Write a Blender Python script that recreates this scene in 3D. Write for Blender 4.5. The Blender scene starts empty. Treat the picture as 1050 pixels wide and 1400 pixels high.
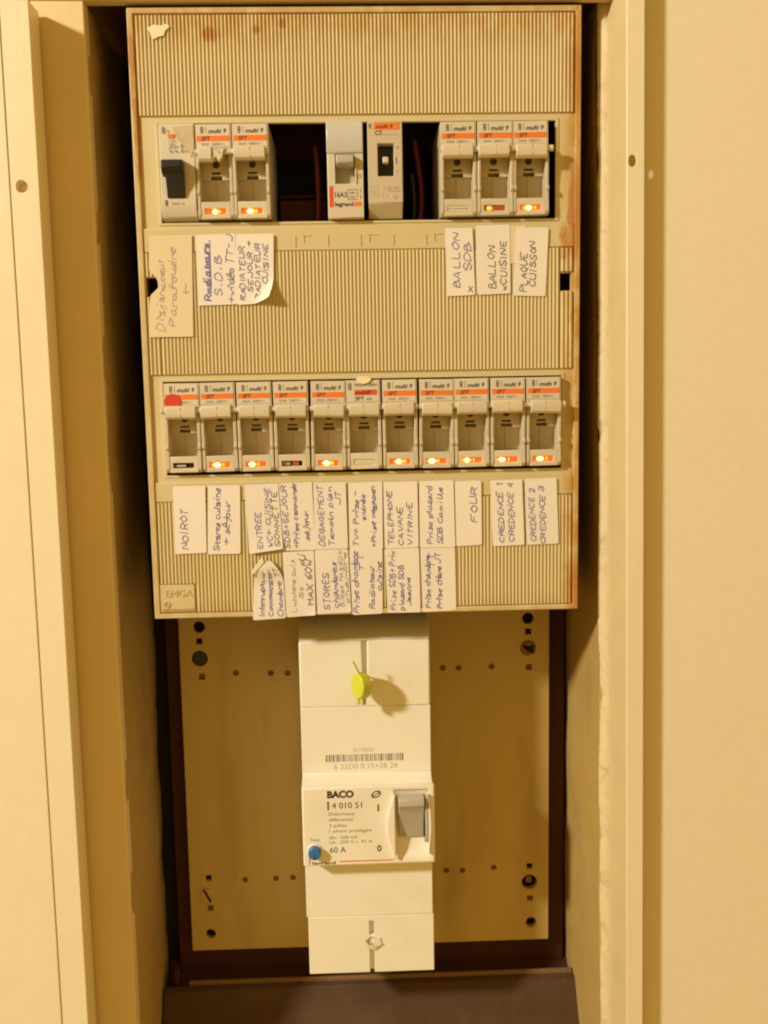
import bpy, bmesh, math, random
from mathutils import Vector, Matrix, noise
from mathutils.geometry import delaunay_2d_cdt
random.seed(7)
S = 0.001                                   # everything below is written in millimetres
scene = bpy.context.scene
COL = scene.collection

# ------------------------------------------------------------------ camera, world, lamp, exposure
# plan axes: x right, y up, z out of the wall towards the viewer; Blender gets (x, -z, y)
def W(x, y, z): return Vector((x * S, -z * S, y * S))
cam_d = bpy.data.cameras.new('camera'); cam = bpy.data.objects.new('camera', cam_d); COL.objects.link(cam)
cam_d.sensor_fit = 'HORIZONTAL'; cam_d.sensor_width = 36; cam_d.lens = 1300 / 1050 * 36
cam_d.clip_start = 0.01; cam_d.clip_end = 50
RX, RY, RZ = -0.1184100, -0.0297906, -0.0177342
R = Matrix.Rotation(RZ, 3, 'Z') @ Matrix.Rotation(RY, 3, 'Y') @ Matrix.Rotation(RX, 3, 'X')
M = Matrix(((1, 0, 0), (0, 0, -1), (0, 1, 0)))
mw = (M @ R).to_4x4(); mw.translation = W(-3.89, 109.62, 478.01); cam.matrix_world = mw
scene.camera = cam

world = bpy.data.worlds.new('World'); scene.world = world; world.use_nodes = True
bg = world.node_tree.nodes['Background']
bg.inputs[0].default_value = (1.0, 0.575, 0.125, 1); bg.inputs[1].default_value = 0.56

lamp_d = bpy.data.lights.new('room_lamp', 'POINT'); lamp = bpy.data.objects.new('room_lamp', lamp_d); COL.objects.link(lamp)
lamp.location = W(-1500, 900, 1010); lamp_d.energy = 174; lamp_d.color = (1.0, 0.93, 0.745); lamp_d.shadow_soft_size = 0.085

scene.render.engine = 'CYCLES'
scene.cycles.max_bounces = 5
scene.cycles.filter_width = 2.1
vs = scene.view_settings
vs.view_transform = 'Standard'; vs.look = 'None'; vs.gamma = 1; vs.exposure = 0.0; vs.use_curve_mapping = False

# ------------------------------------------------------------------ materials
def lk(nt, a, b): nt.links.new(a, b)
def mat(name, col, rough=0.5, var=0.12, scale=60, bump=0.05, bscale=900, spec=0.4, dirt=None, dscale=25, damt=0.5, rnd=0.0,
        emit=None, estr=0, trans=0, metal=0, stretch=(1, 1, 1)):
    m = bpy.data.materials.new(name); m.use_nodes = True; nt = m.node_tree; N = nt.nodes
    b = N['Principled BSDF']
    tc = N.new('ShaderNodeTexCoord'); mp = N.new('ShaderNodeMapping'); mp.inputs['Scale'].default_value = stretch
    lk(nt, tc.outputs['Object'], mp.inputs[0]); vec = mp.outputs[0]
    n = N.new('ShaderNodeTexNoise'); n.inputs['Scale'].default_value = scale; n.inputs['Detail'].default_value = 5
    lk(nt, vec, n.inputs['Vector'])
    mx = N.new('ShaderNodeMix'); mx.data_type = 'RGBA'
    mx.inputs[6].default_value = tuple(c * (1 - var) for c in col) + (1,)
    mx.inputs[7].default_value = tuple(min(1, c * (1 + var * .6)) for c in col) + (1,)
    lk(nt, n.outputs[0], mx.inputs[0]); out = mx.outputs[2]
    if dirt:
        d = N.new('ShaderNodeTexNoise'); d.inputs['Scale'].default_value = dscale; d.inputs['Detail'].default_value = 8; d.inputs['Roughness'].default_value = .65
        lk(nt, vec, d.inputs['Vector'])
        r = N.new('ShaderNodeValToRGB'); r.color_ramp.elements[0].position = .52; r.color_ramp.elements[1].position = .72
        r.color_ramp.elements[1].color = (damt, damt, damt, 1)
        lk(nt, d.outputs[0], r.inputs[0])
        m2 = N.new('ShaderNodeMix'); m2.data_type = 'RGBA'; m2.inputs[7].default_value = tuple(dirt) + (1,)
        lk(nt, r.outputs[0], m2.inputs[0]); lk(nt, out, m2.inputs[6]); out = m2.outputs[2]
    if rnd:
        oi = N.new('ShaderNodeObjectInfo'); hs = N.new('ShaderNodeHueSaturation')
        mr = N.new('ShaderNodeMapRange'); mr.inputs[3].default_value = 1 - rnd; mr.inputs[4].default_value = 1 + rnd
        lk(nt, oi.outputs['Random'], mr.inputs[0]); lk(nt, mr.outputs[0], hs.inputs['Value']); lk(nt, out, hs.inputs['Color']); out = hs.outputs[0]
    lk(nt, out, b.inputs['Base Color'])
    b.inputs['Roughness'].default_value = rough; b.inputs['Specular IOR Level'].default_value = spec; b.inputs['Metallic'].default_value = metal
    if bump:
        bn = N.new('ShaderNodeTexNoise'); bn.inputs['Scale'].default_value = bscale; bn.inputs['Detail'].default_value = 3
        lk(nt, vec, bn.inputs['Vector'])
        bp = N.new('ShaderNodeBump'); bp.inputs['Strength'].default_value = bump; bp.inputs['Distance'].default_value = .001
        lk(nt, bn.outputs[0], bp.inputs['Height']); lk(nt, bp.outputs[0], b.inputs['Normal'])
    if emit:
        b.inputs['Emission Color'].default_value = tuple(emit) + (1,); b.inputs['Emission Strength'].default_value = estr
    if trans: b.inputs['Transmission Weight'].default_value = trans
    return m

CREAM = (.62, .53, .295)
MT = dict(
    paint=mat('cream_gloss_paint', (.80, .71, .50), .4, .05, 160, .05, 320, .4, dirt=(.69, .57, .35), dscale=12, damt=.35, stretch=(1, 1, .4)),
    paint_r=mat('yellowed_frame_paint', (.64, .52, .275), .5, .1, 30, .12, 500, .35, dirt=(.45, .34, .18), dscale=22, damt=.4),
    paint_l=mat('ochre_rebate_paint', (.74, .60, .34), .5, .08, 22, .1, 400, .3),
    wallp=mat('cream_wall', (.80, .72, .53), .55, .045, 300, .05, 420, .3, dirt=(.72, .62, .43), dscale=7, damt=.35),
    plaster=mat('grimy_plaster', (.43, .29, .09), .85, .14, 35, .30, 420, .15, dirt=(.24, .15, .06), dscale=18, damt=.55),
    chip=mat('chipped_plaster_edge', (.66, .55, .34), .6, .10, 200, .25, 600, .2, dirt=(.42, .30, .15), dscale=120, damt=.7),
    board=mat('red_brown_board', (.068, .025, .014), .8, .3, 40, .1, 300, .2),
    dark=mat('shade_black', (.010, .008, .007), .9, .1, 40, 0),  # black colour stands in for deep shade in gaps and slots
    box=mat('enclosure_inside', (.085, .024, .014), .8, .4, 60, .1, 300, .2),
    shelf=mat('dark_brown_shelf', (.085, .045, .022), .75, .3, 45, .25, 420, .25, dirt=(.13, .09, .06), dscale=16, damt=.6, stretch=(1, .6, 1)),
    plate=mat('tan_mounting_plate', (.50, .365, .12), .5, .10, 20, .05, 500, .35, dirt=(.27, .15, .05), dscale=32, damt=.42, stretch=(1, 1, .22)),
    carrier=mat('ivory_carrier_plastic', (.57, .49, .355), .42, .08, 90, .06, 700, .4, dirt=(.40, .30, .17), dscale=55, damt=.35, rnd=.05),
    handle=mat('ivory_handle_plastic', (.64, .56, .41), .38, .06, 90, .05, 700, .45, rnd=.05),
    drawer=mat('khaki_fuse_drawer', (.60, .51, .34), .5, .10, 110, .08, 700, .35, dirt=(.26, .2, .12), dscale=70, damt=.4, rnd=.06),
    sticker=mat('off_white_sticker', (.64, .58, .45), .5, .06, 80, 0, rnd=.04),
    orange=mat('orange_print', (.78, .20, .035), .5, .12, 140, 0),
    redor=mat('red_orange_print', (.68, .09, .03), .5, .12, 140, 0),
    ink=mat('black_print', (.035, .03, .03), .6, .1, 100, 0),
    greyink=mat('grey_print', (.22, .19, .16), .6, .2, 100, 0),
    faint=mat('faint_laser_print', (.47, .42, .34), .6, .15, 100, 0),
    paper=mat('white_paper_label', (.80, .74, .66), .75, .05, 40, .05, 600, .15, rnd=.03),
    tape=mat('yellowed_tape', (.74, .62, .41), .4, .05, 40, .04, 600, .4),
    blue=mat('blue_ballpoint', (.19, .18, .44), .6, .35, 300, 0),
    navy=mat('navy_ballpoint', (.17, .16, .36), .6, .35, 300, 0),
    penc=mat('faded_ballpoint', (.38, .33, .38), .7, .3, 300, 0),
    pen=mat('black_ballpoint', (.14, .12, .13), .6, .35, 300, 0),
    white=mat('white_device_plastic', (.84, .81, .70), .30, .04, 25, .03, 900, .5, dirt=(.70, .60, .40), dscale=20, damt=.35),
    white2=mat('white_module_plastic', (.62, .55, .42), .4, .06, 60, .04, 800, .45),
    lever=mat('grey_lever_plastic', (.46, .43, .38), .35, .05, 60, .03, 800, .45),
    clear=mat('grey_clear_cover', (.56, .54, .50), .25, .05, 60, .03, 800, .5),
    black=mat('black_plastic', (.017, .015, .014), .38, .2, 90, .05, 600, .45),
    bluep=mat('blue_button_plastic', (.03, .16, .42), .35, .08, 90, .03, 600, .5),
    seal=mat('yellow_green_seal_plastic', (.58, .62, .05), .35, .05, 90, .03, 600, .5),
    wire=mat('seal_wire', (.45, .42, .12), .4, .1, 90, 0),
    redw=mat('dark_red_cable', (.16, .01, .025), .4, .2, 90, 0),
    bluew=mat('dark_blue_cable', (.015, .025, .05), .4, .2, 90, 0),
    steel=mat('rail_steel', (.25, .22, .18), .45, .15, 90, .05, metal=.8),
    rust=mat('rusty_screw', (.24, .14, .06), .65, .35, 400, .3, 900, .3),
    redot=mat('red_dot_paper', (.62, .05, .02), .5, .1, 120, 0),
    lens=mat('neon_orange_lens', (.60, .11, .02), .3, .2, 200, 0, emit=(1, .14, .008), estr=.6),
    lensdim=mat('neon_dull_lens', (.32, .09, .03), .35, .3, 300, 0, emit=(1, .14, .01), estr=.10),
    neon=mat('neon_glow', (1, .6, .2), .4, 0, 50, 0, emit=(1, .58, .15), estr=12),
    neonmid=mat('neon_glow_soft', (1, .5, .1), .4, 0, 50, 0, emit=(1, .24, .015), estr=1.7),
    neonlow=mat('neon_glow_weak', (1, .5, .1), .4, 0, 50, 0, emit=(1, .34, .05), estr=1.5),
    scrap=mat('torn_paper_scrap', (.84, .72, .50), .8, .05, 100, .1),
)

# cover plastic: cream with its own yellowing, rust along top and right edges and brown spots
def cover_mat():
    m = mat('aged_cream_cover_plastic', CREAM, .5, .08, 35, .05, 900, .35); nt = m.node_tree; N = nt.nodes
    b = N['Principled BSDF']; base = b.inputs['Base Color'].links[0].from_socket
    tc = N.new('ShaderNodeTexCoord'); sx = N.new('ShaderNodeSeparateXYZ'); lk(nt, tc.outputs['Object'], sx.inputs[0])
    def math_(op, a, c=None, d=None):
        q = N.new('ShaderNodeMath'); q.operation = op
        for i, v in enumerate((a, c, d)):
            if v is None: continue
            if isinstance(v, (int, float)): q.inputs[i].default_value = v
            else: lk(nt, v, q.inputs[i])
        return q.outputs[0]
    X, Z = sx.outputs[0], sx.outputs[2]
    nz = N.new('ShaderNodeTexNoise'); nz.inputs['Scale'].default_value = 130; nz.inputs['Detail'].default_value = 7; nz.inputs['Roughness'].default_value = .7
    mp = N.new('ShaderNodeMapping'); mp.inputs['Scale'].default_value = (1, 1, .45); lk(nt, tc.outputs['Object'], mp.inputs[0]); lk(nt, mp.outputs[0], nz.inputs['Vector'])
    n = nz.outputs[0]
    def band(v, lo, hi):
        r = N.new('ShaderNodeMapRange'); r.clamp = True; r.interpolation_type = 'SMOOTHSTEP'; r.inputs[1].default_value = lo; r.inputs[2].default_value = hi; lk(nt, v, r.inputs[0]); return r.outputs[0]
    def spot(x, z, rx, rz):
        dx = math_('DIVIDE', math_('SUBTRACT', X, x * S), rx * S); dz = math_('DIVIDE', math_('SUBTRACT', Z, z * S), rz * S)
        d = math_('ADD', math_('MULTIPLY', dx, dx), math_('MULTIPLY', dz, dz))
        d = math_('ADD', d, math_('MULTIPLY', math_('SUBTRACT', n, .5), 5.0))
        r = N.new('ShaderNodeMapRange'); r.clamp = True; r.interpolation_type = 'SMOOTHSTEP'; r.inputs[1].default_value = 1.1; r.inputs[2].default_value = .1; lk(nt, d, r.inputs[0]); return r.outputs[0]
    tot = None
    edges = [math_('MULTIPLY', band(Z, .270, .290), .6), math_('MULTIPLY', band(X, .0965, .1075), 1.0), math_('MULTIPLY', band(X, -.100, -.1085), .45),
             math_('MULTIPLY', band(Z, .012, .000), .35)]
    for e in edges: tot = e if tot is None else math_('MAXIMUM', tot, e)
    nn = N.new('ShaderNodeMapRange'); nn.inputs[1].default_value = .34; nn.inputs[2].default_value = .56; lk(nt, n, nn.inputs[0])
    tot = math_('MULTIPLY', tot, nn.outputs[0])
    y1 = N.new('ShaderNodeMix'); y1.data_type = 'RGBA'; y1.inputs[7].default_value = (.47, .25, .045, 1); lk(nt, tot, y1.inputs[0]); lk(nt, base, y1.inputs[6])
    sp = None
    for a in ((-69, 283, 5, 4.5), (-47, 285, 2.2, 2.5), (-35, 288, 2, 3), (107, 12, 5, 16), (106, 200, 3.5, 26), (106, 262, 3, 22), (-107, 270, 2, 22), (-106, 240, 1.5, 30), (101, 184, 4, 9)):
        q = spot(*a); sp = q if sp is None else math_('MAXIMUM', sp, q)
    y2 = N.new('ShaderNodeMix'); y2.data_type = 'RGBA'; y2.inputs[7].default_value = (.42, .16, .028, 1)
    lk(nt, math_('MULTIPLY', sp, .8), y2.inputs[0]); lk(nt, y1.outputs[2], y2.inputs[6]); lk(nt, y2.outputs[2], b.inputs['Base Color'])
    return m
MT['cover'] = cover_mat()

# ------------------------------------------------------------------ mesh builder (millimetres)
class B:
    def __init__(s): s.v = []; s.f = []
    def add(s, verts, faces):
        o = len(s.v); s.v += [tuple(p) for p in verts]; s.f += [tuple(i + o for i in f) for f in faces]; return s
    def box(s, x0, x1, y0, y1, z0, z1):
        return s.add([(x0, y0, z0), (x1, y0, z0), (x1, y1, z0), (x0, y1, z0), (x0, y0, z1), (x1, y0, z1), (x1, y1, z1), (x0, y1, z1)],
                     [(3, 2, 1, 0), (4, 5, 6, 7), (0, 1, 5, 4), (1, 2, 6, 5), (2, 3, 7, 6), (3, 0, 4, 7)])
    def px(s, pts, x0, x1):                                   # outline in (y, z) pushed along x
        n = len(pts); a = sum(pts[i][0] * pts[(i + 1) % n][1] - pts[(i + 1) % n][0] * pts[i][1] for i in range(n))
        if a < 0: pts = pts[::-1]
        return s.add([(x0, y, z) for y, z in pts] + [(x1, y, z) for y, z in pts],
                     [tuple(range(n))[::-1], tuple(range(n, 2 * n))] + [(i, (i + 1) % n, n + (i + 1) % n, n + i) for i in range(n)])
    def pz(s, pts, z0, z1):                                   # outline in (x, y) pushed along z
        n = len(pts); a = sum(pts[i][0] * pts[(i + 1) % n][1] - pts[(i + 1) % n][0] * pts[i][1] for i in range(n))
        if a < 0: pts = pts[::-1]
        return s.add([(x, y, z0) for x, y in pts] + [(x, y, z1) for x, y in pts],
                     [tuple(range(n))[::-1], tuple(range(n, 2 * n))] + [(i, (i + 1) % n, n + (i + 1) % n, n + i) for i in range(n)])
    def cyl(s, p, q, r0, r1=None, n=20, cap=True):
        r1 = r0 if r1 is None else r1; p, q = Vector(p), Vector(q); d = (q - p).normalized()
        u = d.orthogonal().normalized(); w = d.cross(u)
        ring = lambda c, r: [c + (u * math.cos(2 * math.pi * i / n) + w * math.sin(2 * math.pi * i / n)) * r for i in range(n)]
        return s.add(ring(p, r0) + ring(q, r1), [(i, (i + 1) % n, n + (i + 1) % n, n + i) for i in range(n)] + ([tuple(range(n))[::-1], tuple(range(n, 2 * n))] if cap else []))
    def tube(s, pts, r, n=8):
        pts = [Vector(p) for p in pts]; rings = []
        for i, p in enumerate(pts):
            d = (pts[min(i + 1, len(pts) - 1)] - pts[max(i - 1, 0)]).normalized(); u = d.cross(Vector((.31, .2, .93))).normalized(); w = d.cross(u)
            rings += [p + (u * math.cos(2 * math.pi * k / n) + w * math.sin(2 * math.pi * k / n)) * r for k in range(n)]
        return s.add(rings, [(j * n + k, j * n + (k + 1) % n, (j + 1) * n + (k + 1) % n, (j + 1) * n + k) for j in range(len(pts) - 1) for k in range(n)] + [tuple(range(n))[::-1], tuple(range((len(pts) - 1) * n, len(pts) * n))])
    def ell(s, c, rx, ry, rz, n=14, m=8):
        vs_, fs = [], []
        for j in range(m + 1):
            t = math.pi * j / m
            for i in range(n):
                a = 2 * math.pi * i / n; vs_.append((c[0] + rx * math.sin(t) * math.cos(a), c[1] + ry * math.cos(t), c[2] + rz * math.sin(t) * math.sin(a)))
        for j in range(m):
            for i in range(n): fs.append((j * n + i, (j + 1) * n + i, (j + 1) * n + (i + 1) % n, j * n + (i + 1) % n)[::-1])
        return s.add(vs_, fs)
    def sheet(s, outer, holes, z0, z1, back=True):            # flat plate with real openings
        loops = [outer] + holes; vs_, es = [], []
        for l in loops:
            o = len(vs_); vs_ += [Vector(p) for p in l]; es += [(o + i, o + (i + 1) % len(l)) for i in range(len(l))]
        ov, oe, of, *_ = delaunay_2d_cdt(vs_, es, [], 0, 1e-5)
        def inside(p, l):
            c = False; n = len(l)
            for i in range(n):
                x1, y1 = l[i]; x2, y2 = l[(i + 1) % n]
                if (y1 > p[1]) != (y2 > p[1]) and p[0] < (x2 - x1) * (p[1] - y1) / (y2 - y1) + x1: c = not c
            return c
        fr = []
        for f in of:
            c = sum((ov[i] for i in f), Vector((0, 0))) / len(f)
            if inside(c, outer) and not any(inside(c, h) for h in holes): fr.append(tuple(f))
        n = len(ov)
        vv = [(p.x, p.y, z1) for p in ov] + [(p.x, p.y, z0) for p in ov]
        ff = list(fr) + ([tuple(i + n for i in f)[::-1] for f in fr] if back else [])
        cnt = {}
        for f in fr:
            for i in range(len(f)):
                e = (f[i], f[(i + 1) % len(f)]); cnt[e] = 1
        for (a, b_) in cnt:
            if (b_, a) not in cnt: ff.append((b_, a, a + n, b_ + n))
        return s.add(vv, ff)
    def mesh(s, name, smooth=35):
        me = bpy.data.meshes.new(name); me.from_pydata([W(*p) for p in s.v], [], s.f); me.validate()
        if smooth:
            me.shade_smooth(); me.set_sharp_from_angle(angle=math.radians(smooth))
        return me
    def build(s, name, m, parent=None, bevel=0, seg=2, smooth=35):
        o = bpy.data.objects.new(name, s.mesh(name, smooth)); COL.objects.link(o); o.data.materials.append(MT[m] if isinstance(m, str) else m)
        if parent: o.parent = parent
        if bevel:
            bv = o.modifiers.new('edge', 'BEVEL'); bv.width = bevel * S; bv.segments = seg; bv.limit_method = 'ANGLE'; bv.angle_limit = math.radians(40)
        return o
def empty(name, loc=(0, 0, 0)):
    o = bpy.data.objects.new(name, None); COL.objects.link(o); o.location = W(*loc); o.empty_display_size = .01; return o
def tag(o, label=None, cat=None, group=None, kind=None):
    if label: o['label'] = label
    if cat: o['category'] = cat
    if group: o['group'] = group
    if kind: o['kind'] = kind
    return o
def rect(x0, x1, y0, y1): return [(x0, y0), (x1, y0), (x1, y1), (x0, y1)]
def circ(x, y, r, n=20, ry=None): return [(x + r * math.cos(2 * math.pi * i / n), y + (ry or r) * math.sin(2 * math.pi * i / n)) for i in range(n)]
def copy_tree(o, parent=None):
    c = o.copy(); COL.objects.link(c); c.parent = parent
    for ch in list(o.children): copy_tree(ch, c)
    return c

# printed lettering: built-in font turned into flat mesh
def text(b, s, x, y, z, h, w=None, shear=0, bold=0, rot=0):
    cu = bpy.data.curves.new('t', 'FONT'); cu.body = s; cu.shear = shear; cu.offset = bold; cu.resolution_u = 3
    ob = bpy.data.objects.new('t', cu); COL.objects.link(ob)
    bpy.context.view_layer.update()
    me = bpy.data.meshes.new_from_object(ob.evaluated_get(bpy.context.evaluated_depsgraph_get()))
    bpy.data.objects.remove(ob)
    if len(me.vertices):
        xs = [v.co.x for v in me.vertices]; k = h / .70; kx = k if w is None else w / max(1e-6, max(xs) - min(xs)); x0 = min(xs)
        c, sn = math.cos(rot), math.sin(rot); vv = []
        for v in me.vertices:
            a, d = (v.co.x - x0) * kx, v.co.y * k; vv.append((x + a * c - d * sn, y + a * sn + d * c, z))
        b.add(vv, [tuple(p.vertices) for p in me.polygons])
    bpy.data.meshes.remove(me); return b

# handwriting: single-stroke letters, two digits per point (x, y), baseline 2, capitals to 8
GL = {'A': '02 28 42|14 34', 'B': '02 08 28 37 26 05|25 44 43 22 02', 'C': '47 28 06 04 22 43', 'D': '02 08 28 46 44 22 02', 'E': '48 08 02 42|05 35', 'F': '48 08 02|05 35',
      'G': '47 28 06 04 22 43 45 25', 'H': '02 08|42 48|05 45', 'I': '12 18', 'J': '48 43 32 12 03', 'K': '02 08|48 05 42', 'L': '08 02 42', 'M': '02 08 25 48 42', 'N': '02 08 42 48',
      'O': '28 06 04 22 44 46 28', 'P': '02 08 28 47 46 25 05', 'Q': '28 06 04 22 44 46 28|23 41', 'R': '02 08 28 47 46 25 05|25 42', 'S': '47 28 07 06 25 44 43 22 03', 'T': '08 48|28 22',
      'U': '08 03 12 32 43 48', 'V': '08 22 48', 'W': '08 12 25 32 48', 'X': '02 48|08 42', 'Y': '08 25 48|25 22', 'Z': '08 48 02 42', '0': '28 06 04 22 44 46 28', '1': '17 28 22',
      '2': '07 28 47 46 02 42', '3': '07 28 47 35 15|35 44 43 22 03', '4': '38 04 44|36 32', '6': '48 16 04 22 43 44 25 04',
      'a': '35 15 04 03 12 33|35 33 42', 'b': '08 02 22 33 35 05', 'c': '35 15 04 03 12 32', 'd': '35 15 04 03 12 32|38 32', 'e': '04 34 35 15 04 03 12 32', 'f': '37 28 17 12|05 25',
      'g': '35 15 04 13 33|35 31 10 01', 'h': '08 02|04 15 25 34 32', 'i': '15 12|17 18', 'j': '25 21 10 00|27 28', 'l': '18 13 22', 'm': '02 05|04 15 24 22|24 35 44 42', 'n': '02 05|04 15 25 34 32',
      'o': '15 04 03 12 22 33 34 25 15', 'p': '05 00|05 25 34 33 22 02', 'q': '35 15 04 03 12 33|35 30', 'r': '02 05|04 15 25', 's': '35 15 14 24 33 22 02', 't': '17 13 22 32|05 35',
      'u': '05 03 12 22 33|35 32', 'v': '05 12 35', 'w': '05 12 24 32 45', 'x': '02 35|05 32', 'y': '05 13|35 10', 'z': '05 35 02 32', 'é': '04 34 35 15 04 03 12 32|16 28',
      '+': '05 45|23 27', '-': '05 35', '.': '12 13', '/': '02 48', '<': '45 05|17 05 13', ' ': ''}
def strokes(s, jit, rng):
    out, a, last, fin = [], 0.0, None, None
    for ch in s:
        g = GL.get(ch, ''); wmax = 2
        dy, sc = rng.uniform(-.35, .35) * jit * 3, 1 + rng.uniform(-.12, .12)
        if g:
            for st in g.split('|'):
                pts = [((int(t[0]) * .9 + rng.uniform(-jit, jit)), ((int(t[1]) - 2) * sc + dy + rng.uniform(-jit, jit))) for t in st.split()]
                wmax = max(wmax, max(int(t[0]) for t in st.split()))
                q = [pts[0]]
                for i in range(len(pts) - 1):
                    (x1, y1), (x2, y2) = pts[i], pts[i + 1]; q += [(x1 * .8 + x2 * .2, y1 * .8 + y2 * .2), (x1 * .2 + x2 * .8, y1 * .2 + y2 * .8)]
                q.append(pts[-1]); fin = (a + q[-1][0], q[-1][1])
                if last and ch.islower() and st == g.split('|')[0] and rng.random() < .65: out.append([(last[0] + .14 * last[1], last[1]), ((last[0] + a + q[0][0]) / 2, min(last[1], q[0][1]) - .2), (a + q[0][0] + .14 * q[0][1], q[0][1])])
                out.append([(a + x + .14 * y, y) for x, y in q])
        last = fin if g and ch.islower() else None
        a += wmax * .9 + rng.uniform(.7, 1.8) if g else rng.uniform(1.8, 3)
    return out, max(a - 1.2, 1)

# ------------------------------------------------------------------ the setting: cupboard opening in the wall
def rough(name, m, parent, fn, nu, nv, smooth=60):
    b = B(); b.add([fn(i / nu, j / nv) for j in range(nv + 1) for i in range(nu + 1)], [(j * (nu + 1) + i, j * (nu + 1) + i + 1, (j + 1) * (nu + 1) + i + 1, (j + 1) * (nu + 1) + i) for j in range(nv) for i in range(nu)])
    return b.build(name, m, parent, smooth=smooth)
def nz(*p, k=.05, a=1): return noise.noise(Vector((tuple(p) + (0, 0))[:3]) * k) * a
YB, YT = -330, 330
# left frame
lf = empty('cupboard_frame', (-150, YB, 0)); o0 = lf.location.copy()
def sub(b, dx, dy, dz=0):
    b.v = [(x - dx, y - dy, z - dz) for x, y, z in b.v]; return b
sub(B().box(-330, -161, YB, 291.5, -20, 20.45), -150, YB).build('front_board', 'paint', lf, .4)
sub(B().sheet(rect(-161, -147.6, YB, 291.2), [circ(-155.6, 209.6, 2.7)], 6, 20), -150, YB).build('flange', 'paint', lf, .5)
sub(B().cyl((-155.6, 209.6, 13), (-155.6, 209.6, 16.5), 2.75), -150, YB).build('screw_hole', 'paint_l', lf)
sub(B().box(-152, -127.2, YB, 297, -4, 4), -150, YB).build('rebate', 'paint_l', lf, .7)
tag(lf, 'cream painted frame with a screw hole on the left of the niche', 'frame')
# right frame (slightly out of plumb)
TILT = math.radians(-.72)
rf = empty('cupboard_frame', (128.2, 0, 0)); rf.rotation_euler = (0, TILT, 0)
fx = 128.2
sub(B().sheet(rect(128.2, 136.6, YB, YT), [circ(130.9, 218, 2.0, 20, 2.7)], 18.4, 20), fx, 0).build('flange', 'paint', rf, .3)
sub(B().add([(a, y, z) for y in (YB, YT) for a, z in ((128.25, 18.4), (126.0, -6.2), (129.5, -6.2), (130.2, 18.4))], [(0, 1, 5, 4), (1, 2, 6, 5), (2, 3, 7, 6), (3, 0, 4, 7)]), fx, 0).build('return_strip', 'paint_r', rf)
rough('chipped_edge', 'chip', rf, lambda u, v: ((121.8 + u * 4.4 + (nz(7, v * 640, k=.02, a=1.0) + max(0, nz(3, v * 640, k=.09, a=3.0) - .9) + nz(5, v * 640, k=.6, a=.35)) * (1 - u)) - fx, YB + v * (YT - YB), -5.8 - (1 - u) ** 2 * 3.4 + nz(u * 9, v * 640, 2, k=.2, a=.35)), 4, 320)
tag(rf, 'cream frame strip with an oval hole and chipped edge on the right of the niche', 'frame')
wr = sub(B().box(131.5, 420, YB - 20, YT + 20, -10, 12.4), fx, 0).build('wall_right', 'wallp', None); wr.location = W(fx, 0, 0); wr.rotation_euler = (0, TILT, 0); tag(wr, kind='structure')
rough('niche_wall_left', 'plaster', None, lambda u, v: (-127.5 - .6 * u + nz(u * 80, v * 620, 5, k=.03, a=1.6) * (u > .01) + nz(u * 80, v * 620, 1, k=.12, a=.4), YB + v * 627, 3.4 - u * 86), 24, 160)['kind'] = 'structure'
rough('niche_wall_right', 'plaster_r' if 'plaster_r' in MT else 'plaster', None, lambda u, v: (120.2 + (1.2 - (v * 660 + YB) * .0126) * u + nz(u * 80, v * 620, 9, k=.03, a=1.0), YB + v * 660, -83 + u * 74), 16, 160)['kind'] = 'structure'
tag(B().box(-140, 140, YB, YT, -90, -82).build('niche_back', 'dark'), kind='structure')  # painted black to imitate the unlit depth beside the backing board
bb_ = B().box(-119.5, 118.4, -246, 20, -81.9, -76).build('backing_board', 'board', None, .6); tag(bb_, 'dark red brown backing board showing as strips beside the tan mounting plate', 'board')
tag(B().box(-135, 129, 301, 345, -82, -4.2).build('niche_ceiling', 'board'), kind='structure')
hd = B().box(-330, 127.5, 297.3, 345, -4, 4.2).build('niche_head', 'paint_l', None, .8); tag(hd, kind='structure')
# shelf at the foot of the niche
sh = empty('shelf', (2, -241, -40))
sub(B().px([(-240.5, -62), (-241.6, -58.5), (-300, -30), (-302, -34), (-302, -62)], -126.5, 125.5), 2, -241, -40).build('shelf_board', 'shelf', sh, .8)
sub(B().px([(-238.5, -64.5), (-238.5, -62.3), (-250, -62.3), (-250, -64.5)], -112, 121), 2, -241, -40).build('rear_lip', 'rust', sh, .5)
sub(B().box(-121, -118, -252, -232, -70, -64), 2, -241, -40).build('bracket', 'board', sh, .4)
sub(B().box(122.4, 124.4, -252, -231, -70, -63), 2, -241, -40).build('bracket', 'plate', sh, .4)
tag(sh, 'dark brown shelf board below the white main switch', 'shelf')
lb = B().px([(-252, -63), (-236, -82), (-252, -82)], -126, 121).build('niche_floor', 'board'); tag(lb, kind='structure')

# ------------------------------------------------------------------ tan mounting plate with holes
pl = empty('mounting_plate', (-1, -222, -70)); PO = (-1, -222, -70)
small = [(-77.7, -49), (-57.2, -49.5), (-47.3, -49.8), (44.2, -49.1), (53.7, -49.4), (73.3, -49), (-76.7, -177.5), (-58.1, -177.2), (-48, -177), (45.1, -175.5), (54.9, -175.8), (74.1, -174.6)]
sq = [(-98.3, -29.5), (-97.6, -50.8), (95.2, -28.5), (95.6, -50), (-98.6, -175.8), (-98.2, -195), (96, -174.6), (96.3, -195.2)]
big = [(-98.4, -39.8, 4.7), (95.9, -184.7, 4.7), (-98.6, -211.5, 3.0), (96.9, -210.8, 3.2), (-98, -21, 3.4), (95, -20.5, 3.4)]
holes = [circ(x, y, 1.75, 14) for x, y in small] + [rect(x - 1.8, x + 1.8, y - 1.8, y + 1.8) for x, y in sq] + [circ(x, y, r, 22) for x, y, r in big]
sub(B().sheet(rect(-110, 107.6, -222, 20), holes, -72, -68), *PO).build('plate', 'plate', pl, .35)
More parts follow.
